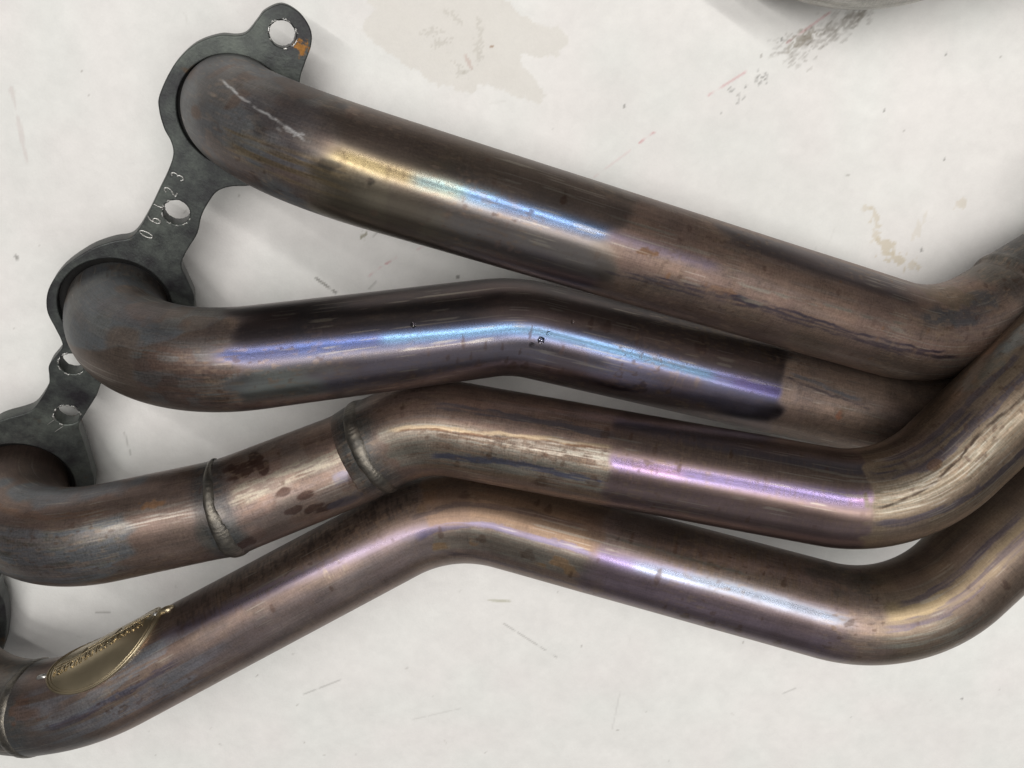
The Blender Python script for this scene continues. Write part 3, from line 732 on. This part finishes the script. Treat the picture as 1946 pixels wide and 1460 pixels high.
hairs(t, st * t.arc(46, 120, 10, 12, 414) * .8, 415, s2l(60, 52, 48), .53)
hairs(t, st * t.arc(26, 60, 8, 10, 416) * .5, 417, s2l(150, 118, 92), .55)
t.mix(st * t.arc(-30, 10, 8, 10, 418) * .35, s2l(124, 120, 130), .36)
hairs(t, t.band(258, 270, 2, 2, 419) * t.arc(8, 24, 3, 3, 420) * .8, 421, s2l(200, 180, 150), .6)
bn = t.band(312, 395, 2, 5, 422, 5, 5)
t.mix(bn * t.arc(16, 100, 6, 6, 423) * .7, s2l(158, 124, 92), .36, .9)
b2 = bn * t.arc(-22, 10, 5, 8, 424, 40)
t.mix(b2 * .7, s2l(144, 134, 120), .38, .9)
scuff(t, b2, 425, s2l(188, 182, 168), .56, .25, 16, 1.2)
t.mix(b2 * .75 * sstep(.54, .66, t.n(7, 3, 428)) * sstep(.4, .6, t.n(20, 10, 429)), s2l(134, 98, 50), .5, .6)
t.mix(.7 * t.stroke([(306, 8), (322, 14), (350, 18), (392, 16)], 3.0, 430, .15, 30), s2l(122, 114, 150), .3, 1)
t.mix(.6 * t.stroke([(306, 30), (330, 40), (386, 46)], 2.4, 432, .2, 30), s2l(98, 84, 84), .34)
t.mix(.6 * t.stroke([(320, -26), (350, -34), (392, -36)], 2.2, 434, .2, 30), s2l(96, 82, 92), .34)
pp = t.band(395, 505, 6, 6, 436, 7, 7)
t.mix(pp * t.arc(-60, 30, 10, 10, 437, 50) * .6, s2l(138, 118, 124), .34, .95, .5)
t.mix(pp * t.arc(-50, 0, 10, 10, 440, 50) * .45, s2l(126, 110, 138), .36)
VH4 = [(392, 15), (405, 15), (457, 20), (525, 17)]
m_ = .85 * highlight_streak(t, VH4, 11) * t.band(392, 440, 8, 4, 438); t.hl = np.maximum(t.hl, m_); t.mix(m_, s2l(166, 148, 202), .28, 1)
m_ = .85 * highlight_streak(t, VH4, 10) * t.band(412, 500, 12, 8, 439); t.hl = np.maximum(t.hl, m_); t.mix(m_, s2l(182, 198, 222), .27, 1)
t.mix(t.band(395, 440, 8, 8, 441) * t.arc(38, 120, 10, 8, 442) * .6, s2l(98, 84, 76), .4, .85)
t.mix(.6 * t.stroke([(396, 42), (430, 40), (460, 40)], .8, 443, .2, 20), PALE, .26, 1)
hairs(t, t.band(420, 520, 8, 8, 444) * t.arc(30, 90, 8, 8, 445) * .6, 446, s2l(134, 108, 76), .54)
t.mix(.6 * t.blob(505, 70, 18, 20, .5, 450), s2l(92, 92, 84), .4)
bd = t.band(520, 700, 6, 6, 452)
t.mix(bd * .6, s2l(138, 120, 96), .4, .85)
t.mix(bd * t.arc(22, 38, 6, 4, 453, 60) * .8, s2l(180, 156, 114), .30, 1, .7)
for pts, wd_, sd in [([(522, 14), (548, 20), (580, 26), (610, 26)], 4.2, 454), ([(530, 38), (556, 44), (600, 47)], 2.2, 456)]:
    t.mix(.65 * t.stroke(pts, wd_, sd, .3, 40), s2l(104, 94, 116), .32, .95)
sc4 = t.band(520, 560, 8, 6, 458) * t.arc(-30, 4, 6, 8, 459)
scuff(t, sc4, 460, s2l(186, 182, 166), .52, .26, 22, 1.1)
scuff(t, t.band(545, 552, 2, 2, 463) * t.arc(-50, -18, 5, 5, 464), 465, s2l(196, 194, 186), .6, .26, 2, 1.5)
for i, (u_, v_, ru, rv) in enumerate([(423.2, 9, 1.6, 7), (477.2, 41, 1.3, 4), (468, 46, .6, 2), (574.3, 0, 1.8, 5), (440, -38, 2.4, 5), (452, -40, 2.6, 6), (464, -34, 2, 6), (482, -40, 2, 5), (428, 46, 1, 6), (408, 44, 1, 5), (402, 40, .8, 3), (340, -2, 3, 4), (364, -8, 4, 5), (368, 54, 2, 5), (362, 58, 1.6, 4), (318, 4, 1.6, 5), (330, 50, 2.5, 4), (430, -30, 1, 3), (258, -2, .9, 3), (230, 10, 1.1, 4), (385, -20, 1, 4)]):
    t.drip(u_, v_, ru, rv, s2l(104, 74, 56), .6, 470 + 2 * i)
spots(t, 520, 40, 110, 580, STAIN, .4, .9)
patina(t, 740)
TUBES[4] = t
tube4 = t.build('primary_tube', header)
tube4['label'] = 'lowest brown tube with an oval badge near its left end'

# ------------------------------------------------------------------ weld beads
def weld(t, u0, name, parent, v_from=-180, v_to=180, half=2.4, high=1.1, lean=0.0, seed=1, pitch=1.7):
    NVv = 420; K = 11
    va = np.linspace(v_from, v_to, NVv)
    s = va * math.pi / 180 * t.rad
    rng = np.random.RandomState(seed)
    wob = np.interp(va, np.linspace(-180, 180, 19), rng.randn(19) * .4)
    wid = half * (1 + .25 * np.interp(va, np.linspace(-180, 180, 31), rng.randn(31) * .22))
    P = np.zeros((NVv, K, 3))
    for i in range(NVv):
        for k in range(K):
            x = -1 + 2 * k / (K - 1)
            ph = s[i] / pitch + .35 * math.sin(s[i] * .55 + seed) + 1.3 * (1 - x * x) * .5
            rip = .5 + .5 * math.cos(2 * math.pi * ph)
            h = high * (1 - x * x) * (.9 + .1 * rip) - .35 * abs(x) ** 4
            uu = u0 + lean * va[i] + wob[i] + x * wid[i]
            j = (uu - t.t[0]) / (t.t[1] - t.t[0]); j0 = int(j); f = j - j0
            c = t.c[j0] * (1 - f) + t.c[j0 + 1] * f
            nrm = math.cos(math.radians(va[i])) * t.U[j0] + math.sin(math.radians(va[i])) * t.S[j0]
            rr = np.linalg.norm(t.P[j0, min(int(np.searchsorted(t.va, math.radians(va[i]))), t.NV - 1)] - t.c[j0])
            P[i, k] = c + nrm * (rr + h + .05)
    me, _ = grid_mesh(name, P * MM, closed_v=False)
    return link(name, me, M_WELD, parent)

weld(TUBES[3], 143, 'weld_bead', tube3, -110, 110, 2.3, .75, -.012, 3, 2.3)
weld(TUBES[3], 216, 'weld_bead', tube3, -110, 110, 3.6, .85, .01, 4, 2.2)
weld(TUBES[4], 95, 'weld_bead', tube4, -110, 120, 2.8, .6, .02, 5, 2.3)

# ------------------------------------------------------------------ flange plate
P1 = np.array([-123.05, 135.93, 35.80])
VH = np.array([-0.57229, -0.81893, -0.04286]); WV = np.array([-0.76841, 0.51726, 0.37682]); NN = np.array([0.28642, -0.24859, 0.92529])
FM = Matrix(((WV[0], VH[0], NN[0], P1[0] * MM), (WV[1], VH[1], NN[1], P1[1] * MM), (WV[2], VH[2], NN[2], P1[2] * MM), (0, 0, 0, 1)))

def catmull(pts, sub=6):
    p = np.array(pts, float); n = len(p); out = []
    for i in range(n):
        a, b, c, d = p[i - 1], p[i], p[(i + 1) % n], p[(i + 2) % n]
        for k in range(sub):
            x = k / sub
            out.append(.5 * ((2 * b) + (-a + c) * x + (2 * a - 5 * b + 4 * c - d) * x * x + (-a + 3 * b - 3 * c + d) * x ** 3))
    return np.array(out)

def plate_mesh(name, loops, thick, bevel):
    cu = bpy.data.curves.new(name, 'CURVE'); cu.dimensions = '2D'; cu.fill_mode = 'BOTH'
    for lp in loops:
        sp = cu.splines.new('POLY'); sp.points.add(len(lp) - 1)
        for q, pt in zip(sp.points, lp): q.co = (pt[0] * MM, pt[1] * MM, 0, 1)
        sp.use_cyclic_u = True
    cu.extrude = (thick / 2 - bevel) * MM; cu.bevel_depth = bevel * MM; cu.bevel_resolution = 2; cu.offset = -bevel * MM
    tmp = bpy.data.objects.new('tmp', cu); col.objects.link(tmp)
    bpy.context.view_layer.update()
    me = bpy.data.meshes.new_from_object(tmp.evaluated_get(bpy.context.evaluated_depsgraph_get()))
    bpy.data.objects.remove(tmp); bpy.data.curves.remove(cu)
    me.name = name; me.materials.clear()
    me.transform(Matrix.Translation((0, 0, -thick / 2 * MM)))
    return me

def ring(cx, cy, r, n=72, jit=0.0, seed=1):
    a = np.linspace(0, 2 * np.pi, n, endpoint=False); rng = np.random.RandomState(seed)
    rr = r + jit * rng.randn(n)
    return np.stack([cx + rr * np.cos(a), cy + rr * np.sin(a)], 1)

# outline as (s along the ports, w across)
OUT = [(-32.7, -18.3), (-40.8, -16.8), (-46.0, -13.4), (-48.8, -6.8), (-47.7, 0.6), (-41.6, 5.0), (-36.6, 5.9), (-29.8, 7.1), (-26.3, 10.0), (-22.5, 15.7), (-13.7, 22.1), (-1.5, 25.3), (12.1, 25.0), (18.1, 22.5), (24.0, 17.6), (27.6, 12.9), (32.3, 9.8), (40.9, 8.4), (50.5, 8.0), (61.0, 7.6), (71.0, 7.9), (76.5, 9.6), (81.2, 14.8), (89.7, 21.3), (103.2, 27.1), (115.7, 28.4), (125.8, 25.2), (132.9, 18.7), (136.9, 14.8), (140.5, 12.6), (145.5, 13.0), (152.3, 13.9), (157.5, 11.8), (162, 10.2), (169.8, 10.1), (178.0, 11.2), (182.9, 14.5), (190.2, 21.2), (200, 26), (212, 29), (224, 29.5), (238, 26), (248, 19), (254, 13), (262, 10), (280, 8.5), (296, 10), (303, 14), (312, 22), (324, 27.5), (336, 28.5), (350, 24), (358, 16), (364, 9), (374, 6), (382, 1), (384, -7), (380, -14), (371, -18), (362, -22), (352, -29), (336, -33), (318, -29), (308, -25.1), (299.2, -20.8), (293.9, -16.7), (284, -13), (272, -14), (262, -20), (252, -28), (238, -33), (222, -34), (207.6, -30), (199.4, -25.0), (191.2, -19.5), (183.4, -13.8), (178.1, -10.3), (171.4, -10.1), (158.7, -10.6), (150, -10), (146, -15), (140, -22), (130, -30), (116, -34.5), (102, -33.5), (92.5, -28.8), (87.7, -26.0), (81.9, -19.9), (77.1, -15.1), (70.1, -14.0), (59.6, -14.3), (50.9, -12.2), (43.2, -12.0), (37, -13.0), (32, -17), (26, -25), (14, -33), (0, -35.5), (-12, -31), (-20, -24), (-25.1, -20.0)]
outer = catmull([(w_, s_) for s_, w_ in OUT])
ports = [(2.0, -4.0, 24.0), (110.5, 0.5, 24.4), (223.0, 0.5, 25.2), (335.2, 0.0, 24.4)]
bolts = [(-37.5, -5.0, 5.4), (55.0, -2.4, 5.6), (147.0, 5.6, 5.4), (174.6, -3.3, 5.4), (280.4, -3.0, 5.4), (371.0, -6.0, 5.4)]
loops = [outer] + [ring(w_, s_, r, 96) for s_, w_, r in ports] + [ring(w_, s_, r, 48, .08, i) for i, (s_, w_, r) in enumerate(bolts)]
fl = link('flange', plate_mesh('flange', loops, 9.5, .6), M_FLANGE, header, smooth=False)
fl.matrix_world = FM
fl['label'] = 'black flange plate with bolt holes and stamped characters'

# dark rings added in the ports to stop light leaking round the tubes
for s_, w_, r in ports:
    a = np.linspace(0, 2 * np.pi, 64, endpoint=False)
    prof_ = [(r + .6, -5.2), (r - 1.2, -5.6), (r - 4.5, -5.4), (r - 4.5, -8.6), (r + .6, -8.6)]
    P = np.array([[(w_ + q * math.cos(k), s_ + q * math.sin(k), h) for k in a] for q, h in prof_])
    me, _ = grid_mesh('port_light_blocker', P * MM)
    link('port_light_blocker', me, M_GAP_SHADE, fl)

def flange_tube(name, pts, r, mat, parent, closed=False, K=8):
    """thin ridge along points on the flange face (w, s, h) in mm"""
    p = np.array(pts, float); n = len(p)
    T = np.gradient(p, axis=0) if not closed else np.roll(p, -1, 0) - np.roll(p, 1, 0)
    T /= np.linalg.norm(T, axis=1)[:, None]
    z = np.array([0, 0, 1.0]); S = np.cross(z, T); S /= np.linalg.norm(S, axis=1)[:, None]
    a = np.linspace(0, 2 * np.pi, K, endpoint=False)
    rr = r if np.ndim(r) else np.full(n, r)
    P = p[:, None] + rr[:, None, None] * (np.cos(a)[None, :, None] * S[:, None] + np.sin(a)[None, :, None] * z)
    if closed: P = np.concatenate([P, P[:1]], 0)
    me, _ = grid_mesh(name, P * MM)
    o = link(name, me, mat, parent)
    return o

# torn burrs round the bolt holes
for i, (s_, w_, r) in enumerate(bolts[:5]):
    rng = np.random.RandomState(60 + i)
    a0 = rng.uniform(0, 6.28)
    for k in range(7):
        span = rng.uniform(.2, .75); a0 += span + rng.uniform(.08, .5)
        a = np.linspace(a0 - span, a0, 14)
        rad_ = r + .5 + .2 * rng.randn(14)
        hh = .02 + .12 * np.abs(rng.randn(14))
        pts = np.stack([w_ + rad_ * np.cos(a), s_ + rad_ * np.sin(a), hh], 1)
        o = flange_tube('burr', pts, .46 * np.sin(np.linspace(.15, 3.0, 14)) * rng.uniform(.5, 1.2), M_BRIGHT, fl)

# stamped characters: strokes in a 0..1 box, reading direction runs towards the top port
def arcp(cx, cy, rx, ry, a0, a1, n=18):
    a = np.radians(np.linspace(a0, a1, n)); return [(cx + rx * math.cos(x), cy + ry * math.sin(x)) for x in a]
CH = {'0': [arcp(.5, .5, .36, .5, 0, 360, 30)],
      '6': [arcp(.5, .28, .34, .28, 0, 360, 24), [(.17, .33)] + arcp(.62, .42, .46, .56, 170, 85, 12)],
      'L': [[(.2, 1), (.2, .5), (.2, 0), (.5, 0), (.85, .03)]],
      '2': [arcp(.5, .72, .34, .28, 170, -40, 18) + [(.3, .18), (.14, 0), (.5, 0), (.88, .02)]],
      '3': [arcp(.46, .75, .32, .25, 150, -80, 14), arcp(.46, .26, .36, .26, 85, -150, 16)]}
for ch, s_, w_, hgt in (('0', 70.9, 6.8, 5.6), ('6', 62.9, 6.9, 5.6), ('L', 55.8, 8.2, 3.4), ('2', 47.6, 6.4, 5.4), ('3', 39.8, 6.9, 5.2)):
    for st_ in CH[ch]:
        q = np.array(st_); wd_ = hgt * .55
        # text x -> -s, text y -> +w
        pts = np.stack([w_ - 2.6 + (q[:, 1] - .5) * hgt, s_ - (q[:, 0] - .5) * wd_, np.full(len(q), .16)], 1)
        flange_tube('stamped_character', pts, .4, M_BRIGHT, fl)
for pts in ([(2.4, 183.5, .03), (0.4, 178.6, .03)], [(-2.0, 186.0, .03), (-4.2, 181.2, .03)]):
    a, b = np.array(pts[0]), np.array(pts[1])
    flange_tube('scratch_mark', np.array([a + (b - a) * x for x in np.linspace(0, 1, 8)]), .22 * np.sin(np.linspace(.2, 2.9, 8)), M_BRIGHT, fl)

# ------------------------------------------------------------------ badge on tube 4
T4 = TUBES[4]
def on4(u, v, h):
    return T4.at(u, v, h)[0]
def v_mid(u): return 74 + .26 * (u - 147.5)
BU, BA, BV = 147.5, 29.5, 45.0
badge = None
NR, NA = 14, 96
P = np.zeros((NR + 3, NA, 3))
for i in range(NR):
    rho = max(.001, i / (NR - 1))
    for k in range(NA):
        a = 2 * math.pi * k / NA
        u = BU + BA * rho * math.cos(a)
        P[i, k] = on4(u, v_mid(u) + BV * rho * math.sin(a), 1.5 + .35 * (1 - rho * rho))
for j, (rho, h) in enumerate(((1.012, 1.3), (1.015, .6), (1.015, -.3))):
    for k in range(NA):
        a = 2 * math.pi * k / NA; u = BU + BA * rho * math.cos(a)
        P[NR + j, k] = on4(u, v_mid(u) + BV * rho * math.sin(a), h)
me, _ = grid_mesh('badge', P * MM); me.flip_normals()
badge = link('badge', me, M_BADGE, header)
badge['label'] = 'oval bronze coloured badge with raised lettering'

def rim(rho, r, h, name):
    pts = []
    for k in range(NA):
        a = 2 * math.pi * k / NA; u = BU + BA * rho * math.cos(a)
        pts.append(on4(u, v_mid(u) + BV * rho * math.sin(a), h))
    p = np.array(pts); T = np.roll(p, -1, 0) - np.roll(p, 1, 0); T /= np.linalg.norm(T, axis=1)[:, None]
    c0 = p.mean(0); B = np.cross(T, p - c0); B /= np.linalg.norm(B, axis=1)[:, None]; S = np.cross(B, T)
    a = np.linspace(0, 2 * np.pi, 8, endpoint=False)
    Q = p[:, None] + r * (np.cos(a)[None, :, None] * S[:, None] + np.sin(a)[None, :, None] * B[:, None])
    Q = np.concatenate([Q, Q[:1]], 0)
    me, _ = grid_mesh(name, Q * MM)
    return link(name, me, M_BADGE, badge)
rim(.985, .5, 1.5, 'rim'); rim(.925, .28, 1.62, 'rim_line')

def badge_text(body, u0, u1, vc, vh, name, shear=0.0):
    cu = bpy.data.curves.new('txt', 'FONT'); cu.body = body; cu.extrude = .05; cu.shear = shear
    tmp = bpy.data.objects.new('tmp', cu); col.objects.link(tmp); bpy.context.view_layer.update()
    me = bpy.data.meshes.new_from_object(tmp.evaluated_get(bpy.context.evaluated_depsgraph_get()))
    bpy.data.objects.remove(tmp); bpy.data.curves.remove(cu)
    n = len(me.vertices); co = np.zeros(n * 3); me.vertices.foreach_get('co', co); co = co.reshape(-1, 3)
    mn, mx = co.min(0), co.max(0)
    out = np.zeros_like(co)
    for i in range(n):
        x = (co[i, 0] - mn[0]) / (mx[0] - mn[0]); y = (co[i, 1] - mn[1]) / (mx[1] - mn[1])
        u = u0 + (u1 - u0) * x
        out[i] = on4(u, v_mid(u) + vc + vh * (y - .5), 2.25 if co[i, 2] > 0 else 1.5)
    me.vertices.foreach_set('co', (out * MM).reshape(-1)); me.update(); me.materials.clear()
    return link(name, me, M_BADGE, badge, smooth=False)
badge_text('PERFORMANCE EXHAUST', 122, 170, -3, 10, 'lettering')
def badge_bar(u0, v0, u1, v1, r=.35, name='raised_line'):
    pts = np.array([on4(u0 + (u1 - u0) * x, v_mid(u0 + (u1 - u0) * x) + v0 + (v1 - v0) * x, 1.85) for x in np.linspace(0, 1, 16)])
    T = np.gradient(pts, axis=0); T /= np.linalg.norm(T, axis=1)[:, None]
    nrm = T4.at((u0 + u1) / 2, v_mid((u0 + u1) / 2) + v0, 0)[1]
    S = np.cross(T, nrm); S /= np.linalg.norm(S, axis=1)[:, None]; B = np.cross(S, T)
    a = np.linspace(0, 2 * np.pi, 8, endpoint=False)
    Q = pts[:, None] + r * (np.cos(a)[None, :, None] * S[:, None] + np.sin(a)[None, :, None] * B[:, None])
    me, _ = grid_mesh(name, Q * MM)
    return link(name, me, M_BADGE, badge)
badge_bar(121, 5, 172, 5, .2)
badge_bar(136, 6, 138, 13, .3); badge_bar(153, 6, 156, 14, .3); badge_bar(139, 11, 150, 11, .25); badge_bar(158, 10, 166, 9, .25)

def pebble(name, u, v, ru, rv_mm, h, mat, parent, tube, seed=1):
    bm = bmesh.new(); bmesh.ops.create_icosphere(bm, subdivisions=3, radius=1.0)
    p, nrm, T = tube.at(u, v, 0); S = np.cross(nrm, T); rng = np.random.RandomState(seed)
    for q in bm.verts:
        c = q.co; f = 1 + .12 * math.sin(5 * c.x + seed) * math.cos(4 * c.y)
        q.co = Vector((p + (T * c.x * ru + S * c.y * rv_mm) * f + nrm * c.z * h) * MM)
    me = bpy.data.meshes.new(name); bm.to_mesh(me); bm.free()
    return link(name, me, mat, parent)
pebble('spot_weld', 113.5, 67, 2.8, 1.3, 1.5, M_BRIGHT, badge, T4, 2)
pebble('spot_weld', 179.5, 83, 4.2, 2.0, 2.2, M_BADGE, badge, T4, 3)
pebble('spot_weld', 175.0, 80, 1.6, 1.2, 2.6, M_BRIGHT, badge, T4, 4)

# ------------------------------------------------------------------ collector the four tubes run into, beyond the frame
ax0 = np.array([306., 70., 46.]); axd = np.array([.74, .67, 0.0]); axd /= np.linalg.norm(axd)
sd_ = np.cross([0, 0, 1], axd)
prof = [(0, 0), (0, 60), (4, 62), (40, 58), (90, 45), (130, 39), (190, 38), (192, 35), (150, 34), (150, 0)]
a = np.linspace(0, 2 * np.pi, 64, endpoint=False)
P = np.array([[ax0 + axd * x + r * (math.cos(k) * sd_ + math.sin(k) * np.array([0, 0, 0.72 if x < 60 else 0.95])) for k in a] for x, r in prof])
me, _ = grid_mesh('collector', P * MM)
link('collector', me, M_GREY, header)

# ------------------------------------------------------------------ second header whose grey bend dips into the frame
second = bpy.data.objects.new('exhaust_header', None); col.objects.link(second)
tag(second, 'grey bent tube of another header at the top right edge', 'exhaust header')
g = Tube([(24, 330, 34), (122, 185.5, 26.0), (330, 246, 60)], [70], step=1.5)
g.fill(s2l(196, 194, 186), .45, .5, .7)
g.mix(.5 * sstep(.5, .7, g.n(10, 4, 601)), s2l(150, 146, 136)); scuff(g, np.ones_like(g.u) * .8, 602, PALE, .58)
g.build('primary_tube', second)

# ------------------------------------------------------------------ water droplets on tube 2
m, nt, b = new_mat('clear_water')
b.inputs['Base Color'].default_value = (1, 1, 1, 1); b.inputs['Roughness'].default_value = .02
b.inputs['Transmission Weight'].default_value = 1.0; b.inputs['IOR'].default_value = 1.33
T2 = TUBES[2]
for i, (u, v, r, lab) in enumerate([(163.2, 26, 1.25, 'round water droplet alone on the dark left half of the blue black tube'), (219.9, 0, 1.5, 'largest water droplet of the cluster just below the highlight on the bent tube'), (215.6, -7, 1.1, 'small water droplet lowest in the cluster on the bent tube'), (222.5, 9, 1.0, 'water droplet touching the blue highlight at the bend of the tube'), (231.9, 28, .8, 'tiny water droplet rightmost, above the blue highlight past the bend')]):
    o = pebble('water_droplet', u, v, r, r * 1.05, r * .62, m, None, T2, i)
    tag(o, lab, 'water droplet', 'water droplets on the blue black tube')
